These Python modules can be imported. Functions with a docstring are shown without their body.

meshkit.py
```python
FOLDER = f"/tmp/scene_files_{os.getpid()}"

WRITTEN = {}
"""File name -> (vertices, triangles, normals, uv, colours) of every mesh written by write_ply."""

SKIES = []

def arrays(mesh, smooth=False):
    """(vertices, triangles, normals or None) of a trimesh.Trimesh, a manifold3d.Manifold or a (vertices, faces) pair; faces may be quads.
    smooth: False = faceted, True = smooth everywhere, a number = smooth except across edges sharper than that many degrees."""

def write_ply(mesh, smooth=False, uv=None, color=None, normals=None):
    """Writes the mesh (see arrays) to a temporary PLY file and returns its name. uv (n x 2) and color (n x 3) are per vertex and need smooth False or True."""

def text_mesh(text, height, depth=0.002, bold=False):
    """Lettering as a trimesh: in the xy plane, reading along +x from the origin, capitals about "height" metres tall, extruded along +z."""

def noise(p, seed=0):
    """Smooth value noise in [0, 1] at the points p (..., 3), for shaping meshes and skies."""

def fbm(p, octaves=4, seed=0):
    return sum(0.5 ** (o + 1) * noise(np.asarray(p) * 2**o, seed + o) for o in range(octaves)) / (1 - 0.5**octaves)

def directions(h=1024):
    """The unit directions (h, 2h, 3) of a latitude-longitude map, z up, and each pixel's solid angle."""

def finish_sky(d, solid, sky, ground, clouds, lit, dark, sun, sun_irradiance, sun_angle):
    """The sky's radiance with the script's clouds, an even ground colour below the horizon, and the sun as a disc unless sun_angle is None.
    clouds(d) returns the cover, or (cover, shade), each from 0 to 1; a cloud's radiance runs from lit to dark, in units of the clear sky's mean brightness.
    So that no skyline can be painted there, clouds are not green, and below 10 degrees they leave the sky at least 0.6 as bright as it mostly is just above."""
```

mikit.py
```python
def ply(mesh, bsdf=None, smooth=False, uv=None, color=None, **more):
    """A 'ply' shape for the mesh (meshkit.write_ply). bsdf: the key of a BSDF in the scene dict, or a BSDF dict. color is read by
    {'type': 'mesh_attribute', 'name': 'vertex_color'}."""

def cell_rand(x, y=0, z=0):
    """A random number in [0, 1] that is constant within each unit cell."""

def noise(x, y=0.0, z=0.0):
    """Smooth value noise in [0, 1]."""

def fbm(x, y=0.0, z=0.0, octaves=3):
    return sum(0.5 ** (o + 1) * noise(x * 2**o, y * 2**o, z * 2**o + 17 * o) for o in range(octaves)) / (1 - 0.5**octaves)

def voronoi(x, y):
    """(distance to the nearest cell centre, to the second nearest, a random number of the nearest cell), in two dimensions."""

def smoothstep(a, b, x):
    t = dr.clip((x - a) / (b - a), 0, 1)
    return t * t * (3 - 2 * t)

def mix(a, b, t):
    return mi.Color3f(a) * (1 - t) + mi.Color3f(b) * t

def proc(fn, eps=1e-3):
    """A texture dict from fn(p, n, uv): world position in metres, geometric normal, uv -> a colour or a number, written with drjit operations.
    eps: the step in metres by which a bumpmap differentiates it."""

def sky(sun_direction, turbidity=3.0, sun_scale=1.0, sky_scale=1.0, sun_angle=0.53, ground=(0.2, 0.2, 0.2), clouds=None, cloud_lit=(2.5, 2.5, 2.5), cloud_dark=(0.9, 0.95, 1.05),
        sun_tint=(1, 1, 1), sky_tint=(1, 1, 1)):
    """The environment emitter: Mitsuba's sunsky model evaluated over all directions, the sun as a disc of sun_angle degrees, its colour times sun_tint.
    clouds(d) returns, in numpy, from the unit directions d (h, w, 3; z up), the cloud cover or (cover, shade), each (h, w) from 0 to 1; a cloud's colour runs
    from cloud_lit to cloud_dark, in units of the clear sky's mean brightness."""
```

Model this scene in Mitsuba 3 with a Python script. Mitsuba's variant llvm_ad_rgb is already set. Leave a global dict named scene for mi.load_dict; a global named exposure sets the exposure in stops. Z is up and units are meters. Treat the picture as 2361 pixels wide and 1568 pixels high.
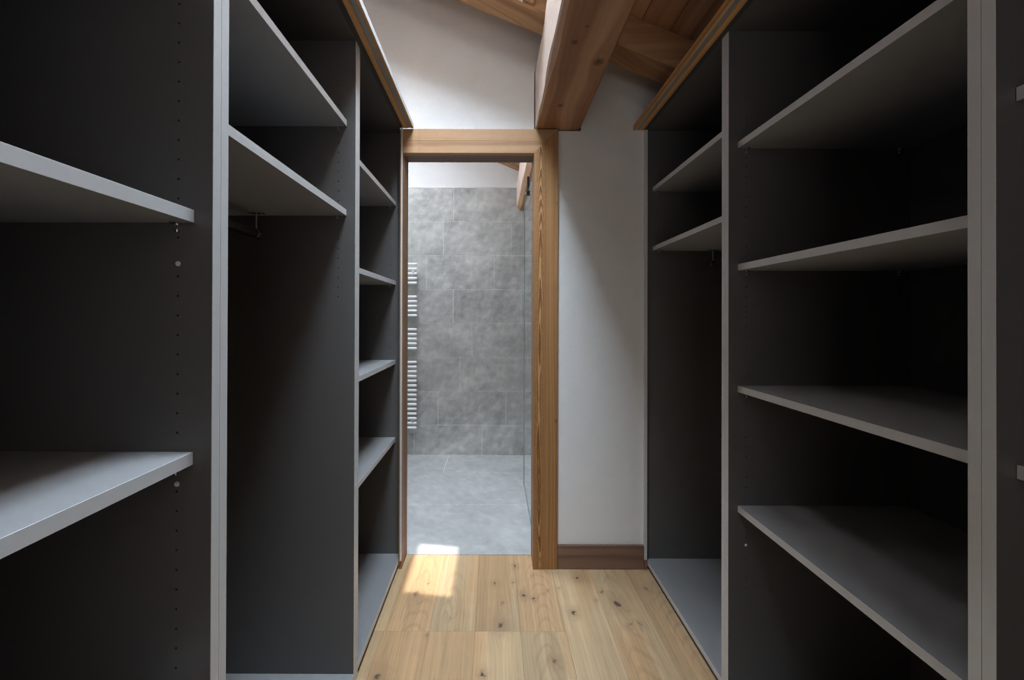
import math
import numpy as np
import trimesh
import manifold3d as m3
from shapely.geometry import Polygon, box as sbox
import drjit as dr
import mitsuba as mi
import mikit
from mikit import proc, noise, fbm, cell_rand, smoothstep, mix

T = mi.ScalarTransform4f
scene, labels = {}, {}

# ------------------------------------------------------------------ camera, light, exposure
W, H = 2361.0, 1568.0
FOC, PPX, PPY = 1010.0, 1137.46, 726.03
YAW, PITCH, ROLL = -0.0011, 0.0035, 0.0028
EYE = np.array([0.0, 0.0, 1.228])
exposure = 1.85


def camera():
    ca, sa = math.cos(YAW), math.sin(YAW)
    Ry = np.array([[ca, -sa, 0], [sa, ca, 0], [0, 0, 1]])
    cp, sp = math.cos(PITCH), math.sin(PITCH)
    Rp = np.array([[1, 0, 0], [0, cp, sp], [0, -sp, cp]])
    R = Rp @ Ry
    right, fwd, up = R[0], R[1], R[2]
    c, s = math.cos(ROLL), math.sin(ROLL)
    up2 = -s * right + c * up
    return {
        'type': 'perspective', 'fov': math.degrees(2 * math.atan(W / 2 / FOC)), 'fov_axis': 'x', 'near_clip': 0.02, 'far_clip': 60.0,
        'principal_point_offset_x': (W / 2 - PPX) / W, 'principal_point_offset_y': (H / 2 - PPY) / H,
        'to_world': T().look_at(origin=EYE.tolist(), target=(EYE + fwd).tolist(), up=up2.tolist()),
    }


scene['camera'] = camera()
SUN = np.array([0.115, -0.387, 1.0])
BACK_FILL = [0.60, 0.60, 0.60]            # fill light added behind the camera
scene['sky'] = {**mikit.sky(SUN, turbidity=3.0, sun_scale=1.2, sky_scale=0.1, sun_tint=(0.92, 1.0, 1.22)), 'sampling_weight': 1.0}
SKYLIGHT = [25.5, 30.6, 35.2]          # daylight through the roof window above the aisle
BATH_SKYLIGHT = [6.5, 7.6, 8.5]          # daylight through the roof window of the bathroom

# ------------------------------------------------------------------ materials


def lin(r, g, b):
    f = lambda c: c / 255 / 12.92 if c / 255 <= 0.04045 else ((c / 255 + 0.055) / 1.055) ** 2.4
    return [f(r), f(g), f(b)]


def principled(color, rough=0.5, spec=0.5, metallic=0.0, **k):
    c = color if isinstance(color, dict) else {'type': 'rgb', 'value': list(map(float, color))}
    return {'type': 'twosided', 'bsdf': {'type': 'principled', 'base_color': c, 'roughness': rough, 'specular': spec, 'metallic': metallic, **k}}


def wood(axis, dark, mid, light, seed=0.0, ring=55.0, knots=(), knot_col=(0.05, 0.025, 0.012), fibre=1.0, contrast=1.0, wave=0.012, pale=None):
    """Sawn timber with its grain along the axis; knots are (position along, position across, radius)."""
    def fn(p, n, uv):
        c = [p.x, p.y, p.z]
        a = c[axis]
        o = [c[i] for i in range(3) if i != axis]
        # the grain swerves round each knot
        b0, c0 = o[0], o[1]
        bend = mi.Float(0)
        kn = mi.Float(0)
        for ka, kb, kr in knots:
            da, db = (a - ka) / (kr * 3.2), (b0 - kb) / (kr * 1.5)
            bend = bend + kr * 0.9 * dr.exp(-da * da - db * db) * dr.sign(db)
            q = dr.sqrt(dr.square((a - ka) / (kr * 1.25)) + dr.square((b0 - kb) / kr)) + 0.35 * (noise(a * 160, b0 * 160, seed) - 0.5)
            kn = dr.maximum(kn, 1 - smoothstep(0.1, 1.35, q))
        w = wave * (fbm(a * 1.7, seed + b0 * 6, c0 * 6, 3) - 0.5) * 2
        u = (b0 - bend + w) * ring + (c0 + w * 0.7) * ring * 0.6 + seed * 3.1
        band = fbm(u, a * 0.35, seed, 3)
        fine = fbm(u * 5.5, a * 2.2, seed + 9, 2)
        pore = noise(b0 * 900, a * 14, c0 * 900)
        t = smoothstep(0.28, 0.72, band)
        t = t * 0.75 + fine * 0.25
        t = 0.5 + (t - 0.5) * contrast
        col = dr.select(t < 0.5, mix(dark, mid, dr.clip(t * 2, 0, 1)), mix(mid, light, dr.clip(t * 2 - 1, 0, 1)))
        if pale is not None:                 # left face tinted paler: skylight glare put into the colour
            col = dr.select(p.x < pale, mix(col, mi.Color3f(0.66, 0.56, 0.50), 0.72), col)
        col = col * (1 - 0.16 * fibre * smoothstep(0.55, 0.95, pore))
        return mix(col, mi.Color3f(knot_col), kn * 0.75)
    return proc(fn)


def cathedral(b_mid, half, dark, light, seed):
    """Flat-sawn strip: nested arches along z about x = b_mid."""
    def fn(p, n, uv):
        a, b = p.z, p.x
        q = (b - b_mid - 0.010 * (noise(a * 3.1, seed) - 0.5) - 0.005 * (noise(a * 11, seed + 2) - 0.5)) / half
        v = 7.5 * fbm(a * 1.5, seed, 0.0, 2) + 3.0 * a + 1.55 * q * q * (1.1 + 0.5 * noise(a * 2, seed + 4)) + 0.12 * noise(a * 40, b * 300)
        f = v * 1.8 - dr.floor(v * 1.8)
        t = smoothstep(0.12, 0.5, f) * (1 - smoothstep(0.82, 0.98, f))
        edge = smoothstep(0.75, 1.05, dr.abs(q))
        t = t * (1 - edge) + edge * (0.35 + 0.4 * noise(b * 500, a * 1.5, seed))
        pore = noise(b * 900, a * 16, seed)
        return mix(light, dark, t) * (1 - 0.12 * smoothstep(0.5, 0.95, pore))
    return proc(fn)


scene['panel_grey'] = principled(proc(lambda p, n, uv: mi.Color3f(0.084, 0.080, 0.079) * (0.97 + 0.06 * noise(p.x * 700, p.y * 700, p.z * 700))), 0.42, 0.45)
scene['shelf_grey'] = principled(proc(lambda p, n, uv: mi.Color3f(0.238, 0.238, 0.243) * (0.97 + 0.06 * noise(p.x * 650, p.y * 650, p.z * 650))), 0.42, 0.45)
scene['edge_grey'] = principled([0.53, 0.535, 0.545], 0.45, 0.4)
scene['plinth_dark'] = principled([0.05, 0.045, 0.04], 0.6, 0.3)
scene['chrome'] = {'type': 'twosided', 'bsdf': {'type': 'roughconductor', 'material': 'Cr', 'alpha': 0.12}}
scene['dark_chrome'] = {'type': 'twosided', 'bsdf': {'type': 'roughconductor', 'material': 'Cr', 'alpha': 0.2, 'specular_reflectance': {'type': 'rgb', 'value': 0.55}}}
scene['black_metal'] = principled([0.02, 0.02, 0.022], 0.35, 0.5)
scene['track_grey'] = principled([0.33, 0.34, 0.36], 0.4, 0.5, 0.4)
scene['white_paint'] = principled(proc(lambda p, n, uv: mi.Color3f(0.72, 0.715, 0.71) * (0.985 + 0.03 * fbm(p.x * 60, p.y * 60, p.z * 60, 2))), 0.9, 0.1)
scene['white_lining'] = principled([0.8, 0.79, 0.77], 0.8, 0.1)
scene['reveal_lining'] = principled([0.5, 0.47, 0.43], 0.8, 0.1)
scene['white_enamel'] = principled([0.82, 0.83, 0.84], 0.2, 0.5)
scene['grout'] = principled([0.72, 0.73, 0.72], 0.9, 0.1)
scene['joint_dark'] = principled([0.16, 0.11, 0.07], 0.8, 0.1)
scene['pane_glass'] = {'type': 'thindielectric', 'int_ior': 1.5}
scene['opal_glass'] = principled([0.7, 0.7, 0.7], 0.6, 0.2)
scene['glass_edge'] = principled([0.16, 0.21, 0.20], 0.15, 0.5)


def tile_colour(base, seed, amp=1.0):
    def fn(p, n, uv):
        a, b, c = 0.83 * p.x + 0.45 * p.z + 0.2 * p.y, 0.9 * p.y + 0.3 * p.x, 0.8 * p.z - 0.5 * p.x + 0.25 * p.y
        big = fbm(a * 5 + seed, b * 5, c * 5, 4)
        a, b, c = a + 0.05 * (big - 0.5), b, c + 0.08 * (fbm(c * 7, a * 7, b * 7, 3) - 0.5)
        cloud = fbm(a * 24, b * 24 + seed, c * 24, 5)
        blot = smoothstep(0.54, 0.74, fbm(a * 36 + 3, b * 36, c * 36 + seed, 4))
        speck = smoothstep(0.72, 0.9, noise(a * 160, b * 160, c * 160 + seed))
        k = 0.76 + amp * (0.42 * (big - 0.1) + 0.42 * (cloud - 0.5) + 0.05 * blot + 0.07 * speck)
        return mi.Color3f(base) * k
    return proc(fn)


scene['wall_tile'] = principled(tile_colour([0.325, 0.318, 0.305], 2.0, 2.1), 0.45, 0.4)
scene['floor_tile'] = principled(tile_colour([0.41, 0.41, 0.405], 7.0, 0.8), 0.4, 0.4)

# oak floor: planks along y, their tone and grain from the plank they belong to
PW, PX0, PJ = 0.1775, 0.4625, 1.712


def px_floor(u, v):
    s = (v - 730.0) / 1.228
    return (u - 1138.7) / s, FOC / s


OAK_KNOTS = [(1157, 1441, .017, 1.0), (1424, 1390, .021, 1.5), (1325, 1412, .011, 1.4), (1333, 1331, .010, 1.1), (1143, 1345, .010, 1.1), (1190, 1305, .008, 1.0),
             (1209, 1371, .012, 1.0), (1232, 1378, .008, 1.0), (1262, 1362, .006, .8), (989, 1345, .013, .45), (962, 1368, .020, .5), (873, 1562, .018, .9),
             (1115, 1554, .008, 1.2), (1281, 1522, .012, .8), (1490, 1356, .018, .5), (1390, 1364, .009, .7), (1376, 1383, .006, .8), (1454, 1438, .006, .6),
             (1477, 1436, .010, .45), (1161, 1390, .009, .4), (1186, 1342, .010, .35), (1290, 1356, .005, .6), (1040, 1425, .020, .25), (986, 1465, .004, .8)]
OAK_KNOTS = [(*px_floor(u, v), r, k) for u, v, r, k in OAK_KNOTS]


def oak(p, n, uv):
    x, y = p.x, p.y
    i = dr.floor((x - PX0) / PW)
    j = dr.select((y > PJ) | (i > -1.5), 1.0, 0.0)
    r1, r2, r3 = cell_rand(i + 40, j + 3, 11), cell_rand(i + 71, j + 5, 23), cell_rand(i + 19, j + 7, 5)
    bend, kn, halo, ringk = mi.Float(0), mi.Float(0), mi.Float(0), mi.Float(0)
    xr, yr = 0.8 * x + 0.6 * y, 0.8 * y - 0.6 * x
    wx = 0.010 * (fbm(xr * 70, yr * 70, 1.0, 3) - 0.5)
    wy = 0.012 * (fbm(yr * 60, xr * 60, 6.0, 3) - 0.5)
    for kx, ky, kr, ks in OAK_KNOTS:
        da, db = (y - ky) / (kr * 5.5), (x - kx) / (kr * 2.4)
        g = dr.exp(-da * da - db * db)
        bend = bend + kr * 1.5 * g * dr.sign(db) * smoothstep(0.0, 0.5, dr.abs(db))
        q = dr.sqrt(dr.square((y - ky + wy * 2) / (kr * 1.25)) + dr.square((x - kx + wx * 2) / (kr * 0.8)))
        kn = dr.maximum(kn, ks * (1 - smoothstep(0.25, 1.0, q + 0.3 * (noise(xr * 300, yr * 300) - 0.5))))
        halo = dr.maximum(halo, dr.minimum(ks, 1.0) * dr.exp(-q * q * 0.11))
    w = 0.02 * (fbm(y * 1.1 + r1 * 40, x * 2.5, 0.0, 3) - 0.5)
    u = (x - bend + w) * 44 + r1 * 90
    band = fbm(u, y * 0.6 + r2 * 30, 0.0, 4)
    c = (x - PX0) / PW - i - 0.35 - 0.3 * r3
    arch = y * (1.2 + r2) + 1.9 * c * c + 0.35 * fbm(y * 1.5 + r1 * 20, x * 9, 4.0, 2) + bend * 8
    arch = arch * 6.0
    arch = smoothstep(0.5, 0.95, dr.abs(2 * (arch - dr.floor(arch)) - 1)) * smoothstep(0.42, 0.62, noise(y * 0.9 + r3 * 31, r1 * 11)) * (1 - smoothstep(0.12, 0.42, dr.abs(c)))
    fine = noise(u * 9, y * 2.2)
    pore = noise(x * 620, y * 11 + r2 * 9)
    t = 0.66 * band + 0.34 * fine
    base = mix([0.57, 0.395, 0.225], [0.47, 0.335, 0.20], r2) * (0.90 + 0.18 * r3)
    col = base * (0.84 + 0.25 * smoothstep(0.22, 0.78, t))
    col = mix(col, col * mi.Color3f(0.98, 0.84, 0.74), smoothstep(0.48, 0.70, fbm(x * 6 + r1 * 9, y * 0.9, 2.0, 2)) * 0.75)
    col = mix(col, col * mi.Color3f(0.80, 0.76, 0.74), arch * 0.55)
    col = col * (1 - 0.15 * smoothstep(0.58, 0.95, pore))
    streak = smoothstep(0.70, 0.86, fbm((x - bend) * 38 + r3 * 50, y * 1.2, 8.0, 3))
    col = mix(col, mi.Color3f(0.21, 0.145, 0.09), streak * 0.26)
    col = mix(col, mi.Color3f(0.30, 0.19, 0.11), dr.clip(halo * 0.7, 0, 1))
    return mix(col, mi.Color3f(0.075, 0.048, 0.040), dr.clip(kn, 0, 1) * 0.92)


scene['oak_floor'] = principled(proc(oak), 0.48, 0.35)
scene['casing_wood'] = principled(wood(2, [0.22, 0.10, 0.036], [0.31, 0.155, 0.06], [0.37, 0.20, 0.085], 3.0, 130, [(1.78, 0.308, 0.004), (0.72, 0.304, 0.008)]), 0.5, 0.3)
scene['casing_figure'] = principled(cathedral(0.2235, 0.023, [0.165, 0.068, 0.022], [0.42, 0.225, 0.095], 5.0), 0.5, 0.3)
scene['head_wood'] = principled(wood(0, [0.26, 0.135, 0.066], [0.35, 0.198, 0.10], [0.40, 0.238, 0.125], 8.0, 60, [(-0.366, 2.126, 0.004)]), 0.5, 0.3)
scene['jamb_wood'] = principled(wood(2, [0.16, 0.085, 0.045], [0.21, 0.12, 0.065], [0.26, 0.15, 0.085], 6.0, 80), 0.55, 0.3)
scene['baseboard_wood'] = principled(wood(0, [0.125, 0.068, 0.047], [0.17, 0.096, 0.068], [0.205, 0.12, 0.086], 12.0, 60), 0.55, 0.3)
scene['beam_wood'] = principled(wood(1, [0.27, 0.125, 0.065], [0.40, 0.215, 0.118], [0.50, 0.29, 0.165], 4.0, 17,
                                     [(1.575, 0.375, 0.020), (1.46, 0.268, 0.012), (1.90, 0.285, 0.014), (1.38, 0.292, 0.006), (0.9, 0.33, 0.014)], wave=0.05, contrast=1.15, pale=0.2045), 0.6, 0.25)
scene['rafter_wood'] = principled(wood(0, [0.27, 0.14, 0.068], [0.38, 0.215, 0.108], [0.46, 0.275, 0.145], 15.0, 34, [(0.10, 1.82, 0.008), (0.6, 1.78, 0.012)], wave=0.02), 0.6, 0.25)
scene['board_wood'] = principled(wood(1, [0.26, 0.125, 0.066], [0.36, 0.19, 0.10], [0.43, 0.24, 0.13], 21.0, 40), 0.6, 0.25)
scene['rail_wood'] = principled(wood(1, [0.44, 0.22, 0.085], [0.57, 0.31, 0.125], [0.66, 0.40, 0.18], 31.0, 150), 0.55, 0.3)

# ------------------------------------------------------------------ mesh helpers


def tm(man):
    m = man.to_mesh()
    return trimesh.Trimesh(np.array(m.vert_properties[:, :3], float), np.array(m.tri_verts), process=False)


def cbox(x0, x1, y0, y1, z0, z1, c=0.0):
    """A box with its edges chamfered by c."""
    if c <= 0:
        return trimesh.creation.box(bounds=[[x0, y0, z0], [x1, y1, z1]])
    pts = []
    for x, sx in ((x0, 1), (x1, -1)):
        for y, sy in ((y0, 1), (y1, -1)):
            for z, sz in ((z0, 1), (z1, -1)):
                pts += [[x, y + sy * c, z + sz * c], [x + sx * c, y, z + sz * c], [x + sx * c, y + sy * c, z]]
    return trimesh.convex.convex_hull(np.array(pts))


def mbox(x0, x1, y0, y1, z0, z1):
    return m3.Manifold.cube((x1 - x0, y1 - y0, z1 - z0)).translate((x0, y0, z0))


def prism_y(poly, y0, y1):
    """Extrudes a polygon of the x-z plane from y0 to y1."""
    out = []
    for g in getattr(poly, 'geoms', [poly]):
        m = trimesh.creation.extrude_polygon(g, y1 - y0, engine='earcut')
        v = m.vertices.copy()
        m.vertices = np.stack([v[:, 0], y1 - v[:, 2], v[:, 1]], 1)
        out.append(m)
    return trimesh.util.concatenate(out)


def tube(p0, p1, r, seg=16, r1=None):
    p0, p1 = np.array(p0, float), np.array(p1, float)
    d = p1 - p0
    L = np.linalg.norm(d)
    m = m3.Manifold.cylinder(L, r, r if r1 is None else r1, seg)
    t = tm(m)
    t.apply_transform(trimesh.geometry.align_vectors([0, 0, 1], d / L))
    t.apply_translation(p0)
    return t


used = {}


def key_for(name, parent=None):
    base = f'{parent}__{name}' if parent else name
    n = used.get(base, -1) + 1
    used[base] = n
    return base if n == 0 else f'{base}_{n:03d}'


def add(name, mesh, mat, parent=None, smooth=False, **lab):
    key = key_for(name, parent)
    scene[key] = mikit.ply(mesh, mat, smooth)
    if lab:
        labels[key] = lab
    return key


def thing(name, **lab):
    key = key_for(name)
    labels[key] = lab
    return key


# ------------------------------------------------------------------ measured layout
XL, XR = -0.461, 0.750                 # front planes of the two wardrobe runs
DEPTH, INSET, TH = 0.59, 0.030, 0.0207
Y_CASE, Y_WALL, Y_BACK, Y_FAR = 2.1304, 2.149, 2.263, 3.8744
TOP = 2.145
DECK = lambda x: 2.663 - 0.405 * (x - 0.2)
KINK = 1.10
Y_NEAR = -1.6

# ------------------------------------------------------------------ structure: floor
fl = add('floor', cbox(-1.45, 1.50, Y_NEAR - 0.1, Y_BACK - 0.002, -0.06, -0.0125), 'joint_dark', kind='structure', label='floor of pale knotty oak planks in the dressing aisle')
g = 0.0002
for i in range(-6, 4):
    x0, x1 = PX0 + i * PW, PX0 + (i + 1) * PW
    cuts = [Y_NEAR, PJ, Y_BACK - 0.004] if i <= -2 else [Y_NEAR, -0.35 + 0.17 * (i % 2), Y_BACK - 0.004]
    if i <= -2:
        cuts = [Y_NEAR, -0.42, PJ, Y_BACK - 0.004]
    for ya, yb in zip(cuts[:-1], cuts[1:]):
        add('plank', cbox(x0 + g, x1 - g, ya + g, yb - g, -0.0125, 0.0, 0.0004), 'oak_floor', fl)

fb = add('floor_bathroom', cbox(-1.45, 1.50, Y_BACK, Y_FAR + 0.2, -0.06, -0.0007), 'grout', kind='structure', label='pale grey tiled bathroom floor beyond the doorway')
for (ya, yb), off in zip(((3.4555, 3.8744), (2.8637, 3.4555), (Y_BACK, 2.8637)), (-0.395, -0.76, -0.70)):
    xs = np.array([off + 1.2 * k for k in range(-1, 3)])
    for xa, xb in zip(xs[:-1], xs[1:]):
        xa, xb = max(xa, -1.3), min(xb, 1.4)
        if xb - xa > 0.05:
            add('floor_tile', cbox(xa + .0013, xb - .0013, ya + .0013, yb - .0013, -0.0007, -0.0003), 'floor_tile', fb)

# ------------------------------------------------------------------ structure: walls
ZR = DECK(KINK)
roof_line = [(1.5, ZR), (KINK, ZR), (-1.45, DECK(-1.45))]
door_hole = sbox(-0.4605, -0.1, 0.3135, 2.1415)
beam_hole = sbox(0.196, 2.14, 0.4255, 2.434)
face = Polygon([(-1.45, -0.02), (1.5, -0.02)] + roof_line)
mid = face.difference(sbox(-0.4605, -0.1, 0.3135, 2.1415)).difference(sbox(0.196, 2.14, 0.4255, 2.434))
front = mid.difference(sbox(-1.5, -0.1, XL + 0.0005, 2.17)).difference(sbox(XR - 0.0005, -0.1, 1.6, 2.17))
wall_back = trimesh.util.concatenate([prism_y(front, Y_WALL, 2.2145), prism_y(mid, 2.2145, Y_BACK - 0.0005)])
add('wall_back', wall_back, 'white_paint', kind='structure', label='white plastered end wall round the bathroom doorway')
add('wall_left', prism_y(Polygon([(-1.45, 0), (-1.075, 0), (-1.075, DECK(-1.075) - .001), (-1.45, DECK(-1.45) - .001)]), Y_NEAR, Y_WALL - 0.0005), 'white_paint', kind='structure', label='white wall behind the left wardrobes')
add('wall_right', cbox(1.3625, 1.5, Y_NEAR, Y_WALL - 0.0005, 0, ZR - .001), 'white_paint', kind='structure', label='white wall behind the right wardrobes')
add('wall_front', prism_y(face, Y_NEAR - 0.1, Y_NEAR), 'white_paint', kind='structure', label='white wall behind the camera')
bath_low = face.difference(sbox(0.196, 2.14, 0.4255, 2.434))
wf = add('wall_bathroom', prism_y(face, Y_FAR + 0.0025, Y_FAR + 0.12), 'grout', kind='structure', label='far bathroom wall with grey stone-look tiles below white plaster')
add('plaster', prism_y(face.intersection(sbox(-1.3, 2.3705, 1.4, 4)), Y_FAR + 0.0005, Y_FAR + 0.0022), 'white_paint', wf, label='white plaster above the tiles')
add('ledge', cbox(-1.3, 0.19, Y_FAR - 0.002, Y_FAR + 0.0023, 2.3665, 2.3715), 'white_enamel', wf)
ZT = [2.3665 - 0.3 * k for k in range(8)] + [0.0005]
XJ = [-.36, -.45, .0015, -.359, -.193, -.299, -.491, -.101]
for k in range(8):
    j = XJ[k]
    while j > -1.3:
        j -= 0.6
    while j < 1.4:
        xa, xb = max(j, -1.3), min(j + 0.6, 1.4)
        if xb - xa > 0.04:
            add('wall_tile', cbox(xa + .0022, xb - .0022, Y_FAR, Y_FAR + 0.0024, ZT[k + 1] + .0022, ZT[k] - .0022, 0.0009), 'wall_tile', wf)
        j += 0.6
add('wall_bathroom_left', prism_y(Polygon([(-1.45, 0), (-1.3, 0), (-1.3, DECK(-1.3) - .001), (-1.45, DECK(-1.45) - .001)]), Y_BACK + 0.0005, Y_FAR + .008), 'white_paint', kind='structure', label='left bathroom wall')
add('wall_bathroom_right', cbox(1.4, 1.5, Y_BACK + 0.0005, Y_FAR + .008, 0, ZR - .001), 'white_paint', kind='structure', label='right bathroom wall')

# ------------------------------------------------------------------ structure: roof deck of boards, with two roof windows
# opening over the aisle: deck-level rectangle and the smaller glazed rectangle above it
AX0, AX1, AY0, AY1 = -0.42, 0.192, 0.55, 1.495
GX0, GX1, GY0, GY1 = -0.0103, 0.2142, 0.6415, 1.071
BX0, BX1, BY0, BY1 = -1.10, -0.45, 2.42, 3.12
LIFT = 0.62                             # height of the glazing above the deck's underside
holes = [(AX0, AX1, AY0, AY1), (BX0, BX1, BY0, BY1)]


def slope_slab(x0, x1, y0, y1, t0, t1, zf=DECK):
    """A slab that follows the roof pitch between t0 and t1 above the deck's underside."""
    v = np.array([[x, y, zf(x) + t] for t in (t0, t1) for x in (x0, x1) for y in (y0, y1)])
    return trimesh.convex.convex_hull(v)


ceil_parts = []
ys = sorted({Y_NEAR - .1, AY0, AY1, BY0, BY1, Y_FAR + .12})
xs = sorted({-1.45, AX0, AX1, BX0, BX1, KINK})
for xa, xb in zip(xs[:-1], xs[1:]):
    for ya, yb in zip(ys[:-1], ys[1:]):
        cx, cy = (xa + xb) / 2, (ya + yb) / 2
        if not any(h[0] < cx < h[1] and h[2] < cy < h[3] for h in holes):
            ceil_parts.append(slope_slab(xa, xb, ya, yb, 0.024, LIFT - 0.002))
ceil_parts.append(cbox(KINK, 1.5, Y_NEAR - .1, Y_FAR + .12, ZR + 0.001, ZR + 0.3))
ce = add('ceiling', trimesh.util.concatenate(ceil_parts), 'board_wood', kind='structure', label='pitched timber ceiling of dark brown boards above the rafters')
bw_ = 0.118
x = KINK
while x > -1.44:
    xa, xb = max(x - bw_, -1.45), x
    spans = [(Y_NEAR, Y_FAR + .004)]
    pieces = [(xa, xb, *s) for s in spans]
    for h in holes:
        nxt = []
        for a, b, c, d in pieces:
            if b <= h[0] or a >= h[1] or d <= h[2] or c >= h[3]:
                nxt.append((a, b, c, d))
                continue
            nxt += [(a, b, c, h[2]), (a, b, h[3], d)]
            if a < h[0]:
                nxt.append((a, h[0], h[2], h[3]))
            if b > h[1]:
                nxt.append((h[1], b, h[2], h[3]))
        pieces = nxt
    for a, b, c, d in pieces:
        if b - a > 0.012 and d - c > 0.02:
            add('ceiling_board', slope_slab(a + 0.0016, b - 0.0016, c, d, 0.0, 0.0238), 'board_wood', ce)
    x -= bw_


def quad(pts):
    return (np.array(pts, float), np.array([[0, 1, 2], [0, 2, 3]]))


def thick_quad(pts, t):
    """A board of thickness t behind the four-cornered face pts."""
    p = np.array(pts, float)
    n = np.cross(p[1] - p[0], p[2] - p[0])
    n /= np.linalg.norm(n)
    return trimesh.convex.convex_hull(np.vstack([p, p - n * t]))


# window_1: the small roof window over the aisle, with its splayed white lining
LX, NY = -0.39, 0.58
w1 = thing('window_1', kind='structure', label='small roof window in a splayed white reveal above the aisle')
dk = lambda x, y: [x, y, DECK(x) + 0.002]
gl = lambda x, y: [x, y, DECK(x) + LIFT]
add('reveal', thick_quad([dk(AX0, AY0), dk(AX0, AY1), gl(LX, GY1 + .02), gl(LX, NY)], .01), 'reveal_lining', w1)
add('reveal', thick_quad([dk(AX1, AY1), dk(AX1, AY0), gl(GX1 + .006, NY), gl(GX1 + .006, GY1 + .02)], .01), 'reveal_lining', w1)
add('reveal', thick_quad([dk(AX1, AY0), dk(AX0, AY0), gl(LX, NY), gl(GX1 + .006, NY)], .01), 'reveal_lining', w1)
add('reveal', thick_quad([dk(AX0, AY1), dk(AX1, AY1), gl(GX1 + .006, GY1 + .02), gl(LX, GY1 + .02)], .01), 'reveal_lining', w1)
fr = [slope_slab(GX0 - .08, GX1 + .08, GY0 - .08, GY0, LIFT, LIFT + .04), slope_slab(GX0 - .08, GX1 + .08, GY1, GY1 + .08, LIFT, LIFT + .04),
      slope_slab(GX0 - .08, GX0, GY0, GY1, LIFT, LIFT + .04), slope_slab(GX1, GX1 + .08, GY0, GY1, LIFT, LIFT + .04)]
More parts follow.
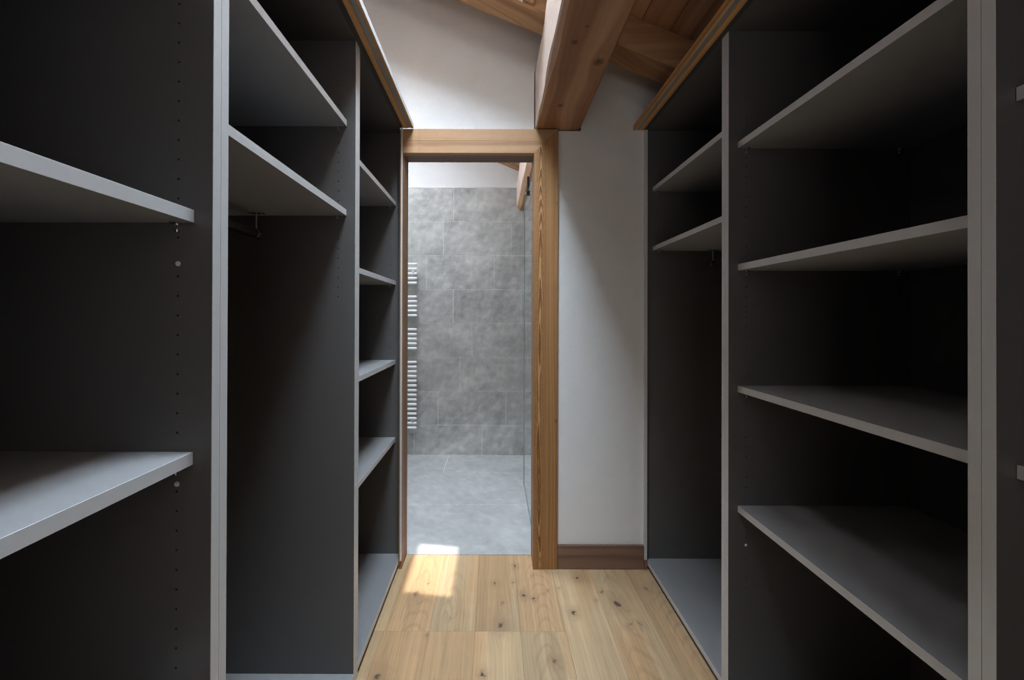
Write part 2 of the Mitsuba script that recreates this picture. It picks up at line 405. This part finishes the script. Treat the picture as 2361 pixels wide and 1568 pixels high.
# roof covering round the frame
fr += [slope_slab(-1.45, GX0 - .08, Y_NEAR, Y_BACK, LIFT, LIFT + .03), slope_slab(GX1 + .08, KINK, Y_NEAR, Y_BACK, LIFT, LIFT + .03),
       slope_slab(GX0 - .08, GX1 + .08, Y_NEAR, GY0 - .08, LIFT, LIFT + .03), slope_slab(GX0 - .08, GX1 + .08, GY1 + .08, Y_BACK, LIFT, LIFT + .03)]
add('frame', trimesh.util.concatenate(fr), 'white_lining', w1)
pane = quad([[GX0, GY0, DECK(GX0) + LIFT + .02], [GX0, GY1, DECK(GX0) + LIFT + .02], [GX1, GY1, DECK(GX1) + LIFT + .02], [GX1, GY0, DECK(GX1) + LIFT + .02]])
QX0, QY0 = -0.38, 0.60               # the rest of the glazing, behind a translucent blind
key = add('pane', pane, 'pane_glass', w1)
scene[key]['emitter'] = {'type': 'area', 'radiance': {'type': 'rgb', 'value': SKYLIGHT}}

up = lambda x, y: [x, y, DECK(x) + LIFT - 0.006]
blind = quad([up(QX0, QY0), up(QX0, GY1), up(GX0, GY1), up(GX0, QY0)])
key = add('blind', blind, 'opal_glass', w1, label='translucent blind lit by the sky')
scene[key]['emitter'] = {'type': 'area', 'radiance': {'type': 'rgb', 'value': SKYLIGHT}}

# window_2: the roof window of the bathroom (opal pane)
w2 = thing('window_2', kind='structure', label='roof window in the bathroom ceiling')
wt = lambda x, y, t: [x, y, DECK(x) + t]
for a, b in (((BX0, BY0), (BX0, BY1)), ((BX1, BY1), (BX1, BY0)), ((BX1, BY0), (BX0, BY0)), ((BX0, BY1), (BX1, BY1))):
    add('reveal', thick_quad([wt(*a, .001), wt(*b, .001), wt(*b, .20), wt(*a, .20)], .008), 'white_lining', w2)
pane = quad([wt(BX0, BY0, 0.18), wt(BX0, BY1, 0.18), wt(BX1, BY1, 0.18), wt(BX1, BY0, 0.18)])
key = add('pane', pane, 'opal_glass', w2)
scene[key]['emitter'] = {'type': 'area', 'radiance': {'type': 'rgb', 'value': BATH_SKYLIGHT}}
add('frame', slope_slab(-1.45, KINK, Y_BACK, Y_FAR + .12, LIFT, LIFT + .03), 'white_lining', w2)

# added_window_3: fill light added behind the camera, shaped as a window
w3 = thing('added_window_3', kind='structure', label='added fill light shaped as a window on the wall behind the camera')
fx0, fx1, fz0, fz1 = -0.40, 0.62, 0.95, 2.10
add('frame', trimesh.util.concatenate([cbox(fx0 - .06, fx1 + .06, Y_NEAR + .0005, Y_NEAR + .03, fz1, fz1 + .06), cbox(fx0 - .06, fx1 + .06, Y_NEAR + .0005, Y_NEAR + .03, fz0 - .06, fz0),
     cbox(fx0 - .06, fx0, Y_NEAR + .0005, Y_NEAR + .03, fz0, fz1), cbox(fx1, fx1 + .06, Y_NEAR + .0005, Y_NEAR + .03, fz0, fz1)]), 'white_enamel', w3)
key = add('pane', quad([[fx0, Y_NEAR + .01, fz0], [fx0, Y_NEAR + .01, fz1], [fx1, Y_NEAR + .01, fz1], [fx1, Y_NEAR + .01, fz0]]), 'opal_glass', w3)
scene[key]['emitter'] = {'type': 'area', 'radiance': {'type': 'rgb', 'value': BACK_FILL}}

# ------------------------------------------------------------------ timbers
bx0, bx1, bz0, bz1 = 0.2005, 0.4205, 2.1445, 2.4295


def beam_mesh():
    secs = []
    for y in np.concatenate([np.linspace(Y_NEAR + .001, 2.06, 40), np.linspace(2.10, 2.149, 3), np.linspace(2.262, Y_FAR - .002, 16)]):
        ch = 0.016 + 0.006 * math.sin(y * 5.1 + 1) + 0.004 * math.sin(y * 13.0)
        if 1.98 < y < 2.27:
            ch *= 0.25
        if y > 2.27:
            ch = 0.03
        d = 0.0022 * math.sin(y * 7.3) + 0.0015 * math.sin(y * 17 + 2)
        tap = -0.006 * max(0, (2.13 - y)) / 0.87
        if y > 2.1 and y < 2.27:
            d = 0
        zs = 0.022 * max(0, (y - 2.263)) / 1.6
        x0, x1, z0 = bx0 + d, bx1 + tap + d * .4, bz0 + abs(d) * .5 + zs
        secs.append([[x0 + ch, y, z0], [x1 - .008, y, z0], [x1, y, z0 + .008], [x1, y, bz1], [x0, y, bz1], [x0, y, z0 + ch * 1.3]])
    s = np.array(secs)
    n, k = len(s), 6
    v = s.reshape(-1, 3)
    f = []
    for i in range(n - 1):
        for j in range(k):
            a, b = i * k + j, i * k + (j + 1) % k
            f += [[a, b, b + k], [a, b + k, a + k]]
    for j in range(1, k - 1):
        f += [[0, j + 1, j], [(n - 1) * k, (n - 1) * k + j, (n - 1) * k + j + 1]]
    m = trimesh.Trimesh(v, np.array(f), process=False)
    m.fix_normals()
    return m


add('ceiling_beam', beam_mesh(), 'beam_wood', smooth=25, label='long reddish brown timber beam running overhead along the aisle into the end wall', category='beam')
RB = lambda x: 2.519 - 0.405 * (x - 0.2)


def rafter(y0, y1, x0, x1):
    v = np.array([[xx, yy, zf(xx) + e] for xx in (x0, x1) for (yy, zf, e) in ((y0 + .006, RB, 0), (y1 - .006, RB, 0), (y1, RB, .006), (y1, DECK, -.001), (y0, DECK, -.001), (y0, RB, .006))])
    return trimesh.convex.convex_hull(v)


ra = m3.Manifold(m3.Mesh(np.array(rafter(1.857, 2.0, -1.07, 1.06).vertices, np.float32), np.array(rafter(1.857, 2.0, -1.07, 1.06).faces, np.uint32)))
rk = add('rafter', tm(ra), 'rafter_wood', label='brown timber rafter sloping down to the right above the overhead beam', category='beam')
rb = rafter(3.725, Y_FAR - .001, -1.29, 1.06)
add('rafter', rb, 'rafter_wood', label='small dark end of a rafter above the bathroom tiles', category='beam')
# white lining board on the rafter beside the roof window, and the trimmer next to it
lb = Polygon([(-.45, RB(-.45) + .010), (.118, RB(.118) + .010), (.118, DECK(.118) - .002), (-.45, DECK(-.45) - .002)])
add('lining_board', prism_y(lb, 1.849, 1.8565), 'white_lining', w1, label='white lining board')
tr = Polygon([(.122, RB(.122) + .014), (.165, RB(.165) + .014), (.165, DECK(.165) - .002), (.122, DECK(.122) - .002)])
add('trimmer', prism_y(tr, 1.843, 1.8565), 'rafter_wood', rk)

# ------------------------------------------------------------------ doorway
d1 = thing('door_1', kind='structure', label='open doorway to the bathroom framed in honey brown larch')
cl, cr, cw, cb, ct = -0.444, 0.194, 0.3125, 2.0235, 2.1405


def strip_xz(pts, y0, y1, c=0.0005):
    """A board in the x-z plane whose front edges are eased by c."""
    p = Polygon(pts)
    q = p.buffer(-c, join_style=2)
    a = np.array(p.exterior.coords)[:-1]
    b = np.array(q.exterior.coords)[:-1]
    v = np.vstack([np.c_[a[:, 0], np.full(len(a), y1), a[:, 1]], np.c_[a[:, 0], np.full(len(a), y0 + c), a[:, 1]], np.c_[b[:, 0], np.full(len(b), y0), b[:, 1]]])
    return trimesh.convex.convex_hull(v)


mw, mh = cw - cr, ct - cb
ux, uz = cr + 0.060, cb + 0.059          # seam between the two glued strips of each casing
add('side_casing', strip_xz([(cr, 0), (ux, 0), (ux, uz), (cr, cb)], Y_CASE, Y_WALL + .02), 'casing_figure', d1, label='inner strip with bold arched grain')
add('side_casing', strip_xz([(ux + .0003, 0), (cw, 0), (cw, ct), (ux + .0003, uz + .0003)], Y_CASE, Y_WALL + .02), 'casing_wood', d1)
add('head_casing', strip_xz([(-0.459, cb), (cr - .0002, cb), (ux - .0002, uz), (-0.459, uz)], Y_CASE, Y_WALL + .02), 'head_wood', d1)
add('head_casing', strip_xz([(-0.459, uz + .0003), (ux - .0002, uz + .0003), (cw - .0003, ct), (-0.459, ct)], Y_CASE, Y_WALL + .02), 'head_wood', d1)
add('side_casing', strip_xz([(-0.4595, 0), (cl, 0), (cl, cb - .0005), (-0.4595, cb - .0005)], Y_CASE, Y_WALL + .02), 'casing_wood', d1)
add('jamb', cbox(cr + .0006, 0.313, Y_WALL + .0205, Y_BACK, 0, cb + .02), 'jamb_wood', d1)
add('jamb', cbox(-0.4598, cl - .0006, Y_WALL + .0205, Y_BACK, 0, cb + .02), 'jamb_wood', d1)
add('head_jamb', cbox(cl - .0004, cr + .0004, Y_WALL + .0205, Y_BACK, cb + .0006, ct), 'baseboard_wood', d1)
add('threshold', cbox(cl, cr, Y_BACK - .0035, Y_BACK + .0005, -0.012, -0.0006), 'joint_dark', d1)

bb = add('baseboard_back', cbox(cw + .001, 0.7335, 2.1325, Y_WALL - .0005, 0.0005, 0.1145, 0.002), 'baseboard_wood', kind='structure', label='brown wooden baseboard below the white wall strip')

add('end_block', cbox(0.7345, 0.7494, 2.1300, Y_WALL - .0005, 0.0005, 0.0440, 0.001), 'baseboard_wood', bb)

# ------------------------------------------------------------------ wardrobes


def side_panel(unit, side, y0, y1, inner_face, zlo, zhi, sgn, rows):
    """Side panel with its two rows of drilled pin holes on the inner face. sgn: +1 the run stands on the left (front towards +x)."""
    xf = XL if sgn > 0 else XR
    xa, xb = sorted((xf - sgn * 0.0012, xf - sgn * DEPTH))
    m = mbox(xa, xb, y0, y1, 0.0005, TOP)
    cyl = []
    for zz in rows:
        for dx in (0.057, 0.544):
            c = m3.Manifold.cylinder(0.009, 0.0019, 0.0019, 10).rotate((90, 0, 0))
            yy = (inner_face + 0.0005) if inner_face == y1 else inner_face + 0.0085
            cyl.append(c.translate((xf - sgn * dx, yy, zz)))
    if cyl:
        m = m - m3.Manifold.compose(cyl)
    k = add('side_panel', tm(m), 'panel_grey', unit)
    xa, xb = sorted((xf, xf - sgn * 0.0012))
    add('edge_band', cbox(xa, xb, y0 + .0001, y1 - .0001, 0.0005, TOP, 0.0002), 'edge_grey', k, label='light grey front edge')


def support_mesh(x, yface, ydir, ztop):
    """A small nickel shelf support: pin collar, bracket and ribbed foot, standing out of the panel along ydir."""
    parts = [tube((x, yface, ztop - .008), (x, yface + ydir * .009, ztop - .008), .0042, 12),
             tube((x, yface + ydir * .003, ztop - .016), (x, yface + ydir * .003, ztop - .001), .0028, 10, .005),
             cbox(x - .0065, x + .0065, min(yface + ydir * .0008, yface + ydir * .012), max(yface + ydir * .0008, yface + ydir * .012), ztop - .0028, ztop - .0003, .0006)]
    return trimesh.util.concatenate(parts)


def wardrobe(sgn, y0, y1, t0, t1, shelves, rail, label, pins=True, filler=None, caps=()):
    unit = thing('wardrobe_unit', label=label, category='wardrobe', group=None)
    labels[unit].pop('group')
    xf = XL if sgn > 0 else XR
    a, b = y0 + t0, y1 - t1
    taken = []
    for z in shelves:
        taken += [z - TH - .008]
    allrows = [z for z in np.arange(0.30, 2.0, 0.032)]
    zones = []
    for z in shelves:
        zones.append((z - 0.34, z + 0.30))
    if rail is not None:
        zones = [(rail - 0.30, rail + 0.42)]
    rows = [z for z in allrows if any(lo < z < hi for lo, hi in zones) and not any(abs(z - q) < .011 for q in caps) and not any(abs(z - q) < .012 or q - .005 < z < q + TH + .012 for q in taken)]
    side_panel(unit, 0, y0 + .0003, a, a, 0, TOP, sgn, [])
    side_panel(unit, 1, b, y1 - .0003, b, 0, TOP, sgn, rows)
    X = lambda d0, d1: sorted((xf - sgn * d0, xf - sgn * d1))
    add('back_panel', cbox(*X(DEPTH - .008, DEPTH), a + .0003, b - .0003, 0.0005, TOP - .0005), 'panel_grey', unit)
    bp = add('bottom_panel', cbox(*X(0.0012, DEPTH - .0085), a + .0003, b - .0003, 0.021, 0.0415), 'shelf_grey', unit)
    add('edge_band', cbox(*X(0.0, 0.0012), a + .0003, b - .0003, 0.021, 0.0415, .0003), 'edge_grey', bp, label='light grey front edge')
    add('plinth', cbox(*X(0.006, 0.024), a + .0003, b - .0003, 0.0005, 0.0208), 'plinth_dark', unit)
    add('top_panel', cbox(*X(0.0, DEPTH), y0 + .0003, y1 - .0003, TOP + .0003, TOP + .021), 'panel_grey', unit)
    for z in shelves:
        sk = add('shelf', cbox(*X(INSET + .0012, DEPTH - .012), a + .0008, b - .0008, z - TH, z), 'shelf_grey', unit)
        add('edge_band', cbox(*X(INSET, INSET + .0012), a + .0008, b - .0008, z - TH, z, .0003), 'edge_grey', sk, label='light grey front edge')
        if pins:
            for dx in (0.057, 0.544):
                for yf, yd in ((b, -1), (a, 1)):
                    add('shelf_support', support_mesh(xf - sgn * dx, yf, yd, z - TH), 'chrome', sk, smooth=30)
    if rail is not None:
        zr, xr, zu = rail - TH - 0.068, xf - sgn * 0.307, rail - TH
        rk_ = add('clothes_rail', tube((xr, a + .045, zr), (xr, b - .036, zr), 0.0140, 24), 'dark_chrome', unit, smooth=30, label='dark metal clothes rail')
        for yy in (b - .042, a + .052):
            parts = [cbox(xr - .024, xr + .024, yy - .009, yy + .009, zu - .0032, zu - .0003, .0008),
                     tube((xr, yy, zu - .003), (xr, yy, zr + .011), .0035, 12),
                     tube((xr, yy - .008, zr), (xr, yy + .008, zr), .0165, 24)]
            for q in (-.016, 0.0, .016):
                parts.append(tube((xr + q, yy, zu - .0048), (xr + q, yy, zu - .003), .0036, 10))
            add('bracket', trimesh.util.concatenate(parts), 'chrome', rk_, smooth=30, label='chrome hanging bracket')
    for z in caps:
        cx = xf - sgn * 0.057
        add('cover_cap', tube((cx, b, z), (cx, b - .0026, z), .0044, 14, .0026), 'edge_grey', unit, smooth=30, label='small grey cover cap')
    if filler:
        xa, xb, ya, yb, za, zb = filler
        add('filler_strip', cbox(xa, xb, ya, yb, za, zb, .0006), 'edge_grey', unit, label='light grey strip against the wall')
    return unit


wardrobe(+1, -0.0225, 0.7379, .0206, .0206, [1.789, 1.4008, 1.0051, 0.625], None,
         'open wardrobe unit at the far left edge, its two thick shelves cut by the frame', caps=(1.313, 0.952))
wardrobe(+1, 0.7379, 1.4772, .0207, .0217, [1.8797, 1.5819], 1.5819,
         'open wardrobe unit left of the aisle, two high shelves over an empty hanging space')
wardrobe(+1, 1.4772, 2.2130, .0217, .0215, [1.7993, 1.4041, 1.0090, 0.6226], None,
         'dark grey open wardrobe unit with four shelves directly left of the bathroom doorway', filler=(-0.4518, -0.4447, 2.117, 2.1298, 0.045, 2.1425))
wardrobe(-1, -0.065, 0.6750, .0206, .0195, [1.5725, 1.009], None,
         'wardrobe unit at the far right edge, only its side and a shelf sliver showing')
wardrobe(-1, 0.6750, 1.4225, .0195, .0204, [1.7887, 1.3973, 1.0090, 0.6264], None,
         'open wardrobe unit with four wide shelves on the right of the aisle', caps=(0.500,))
wardrobe(-1, 1.4225, 2.1765, .0205, .0205, [1.8651, 1.5740], 1.5740,
         'open wardrobe unit beside the white wall strip, two upper shelves over a clothes rail', filler=(0.7340, 0.7494, 2.136, 2.1485, 0.045, 2.1425))

# wooden head rails with a grey sliding-door channel, along the tops of the wardrobes
for sgn, y0, y1, lab in ((1, -0.02, 2.1295, 'wooden head rail with a grey door channel along the top of the left wardrobes'),
                        (-1, -0.06, 2.1482, 'orange brown wooden head rail with grey door channel along the right wardrobes')):
    hk = thing('head_rail', label=lab, category='rail')
    xf = XL if sgn > 0 else XR
    X = lambda d0, d1: sorted((xf + sgn * d0, xf + sgn * d1))
    s = lambda d0, d1, z0, z1: mbox(*sum([X(d0, d1)], [])[:2], y0, y1, z0, z1)
    board = s(0.0185, 0.0668, 2.1432, 2.1635) - mbox(*X(0.0405, 0.0555), y0 - .1, y1 + .1, 2.14, 2.1492)
    add('rail_board', tm(board), 'rail_wood', hk)
    add('channel', cbox(*X(0.0408, 0.0552), y0, y1, 2.1452, 2.1490), 'track_grey', hk, label='grey metal channel')
    add('front_edge', cbox(*X(0.0669, 0.0684), y0, y1, 2.1428, 2.1640, .0003), 'edge_grey' if sgn > 0 else 'rail_wood', hk)
    add('spacer', cbox(*X(0.0005, 0.0165), y0, y1, 2.1445, 2.1600), 'plinth_dark', hk)

# ------------------------------------------------------------------ bathroom
tr_ = thing('towel_radiator', label='white towel radiator of horizontal bars on the tiled wall, half hidden by the door frame', category='radiator')
YB = 3.795
sb = FOC / YB
bars = [609.6 + 10.9 * k for k in range(5)] + [685.0 + 10.75 * k for k in range(5)] + [760.4 + 10.9 * k for k in range(5)] + [835.8 + 10.77 * k for k in range(15)]
for v in bars:
    z = 1.228 + (729.7 - v) / sb
    m = tm(m3.Manifold.hull(m3.Manifold.sphere(0.0112, 16).translate((-1.165, YB, z)) + m3.Manifold.sphere(0.0112, 16).translate((-0.6745, YB, z))))
    add('bar', m, 'white_enamel', tr_, smooth=40)
zt, zb_ = 1.228 + (729.7 - 600) / sb, 1.228 + (729.7 - 992) / sb
for xx in (-0.86, -0.90):
    add('collector', tube((xx, YB + .022, zb_), (xx, YB + .022, zt), .0135, 16), 'white_enamel', tr_, smooth=40)
for v in (627.0, 970.0):
    z = 1.228 + (729.7 - v) / sb
    add('wall_bracket', trimesh.util.concatenate([tube((-0.70, YB + .012, z), (-0.70, Y_FAR - .0005, z), .008, 16), tube((-0.70, YB - .014, z), (-0.70, YB + .012, z), .0125, 16),
                                                  tube((-0.70, Y_FAR - .006, z), (-0.70, Y_FAR - .0005, z), .018, 16)]), 'chrome', tr_, smooth=30)

ss = thing('shower_screen', label='clear glass shower screen standing edge-on at the right of the bathroom', category='shower screen')
gx, gy0, gy1, gz1 = 0.224, 2.36, 3.206, 2.052
add('glass_pane', quad([[gx, gy0, 0], [gx, gy1, 0], [gx, gy1, gz1], [gx, gy0, gz1]]), 'pane_glass', ss)
add('pane_edge', trimesh.util.concatenate([cbox(gx - .003, gx + .003, gy1, gy1 + .0015, 0, gz1), cbox(gx - .003, gx + .003, gy0, gy1, gz1, gz1 + .0012)]), 'glass_edge', ss, label='greenish cut edge')
add('bottom_seal', cbox(gx - .003, gx + .003, gy0, 3.20, 0.0, 0.004), 'glass_edge', ss, label='dark green seal on the floor')
add('clamp', trimesh.util.concatenate([cbox(gx - .008, gx + .008, 2.885, 2.908, 2.055, 2.1515, .002), cbox(gx - .012, gx + .012, 2.88, 2.913, 2.03, 2.056, .002)]), 'black_metal', ss, label='black clamp up to the beam')
for dx in (-.0155, .0155):
    add('clamp_cap', tube((gx + dx - .003, 2.895, 2.045), (gx + dx + .003, 2.895, 2.045), .011, 16), 'chrome', ss, smooth=30, label='chrome cap')
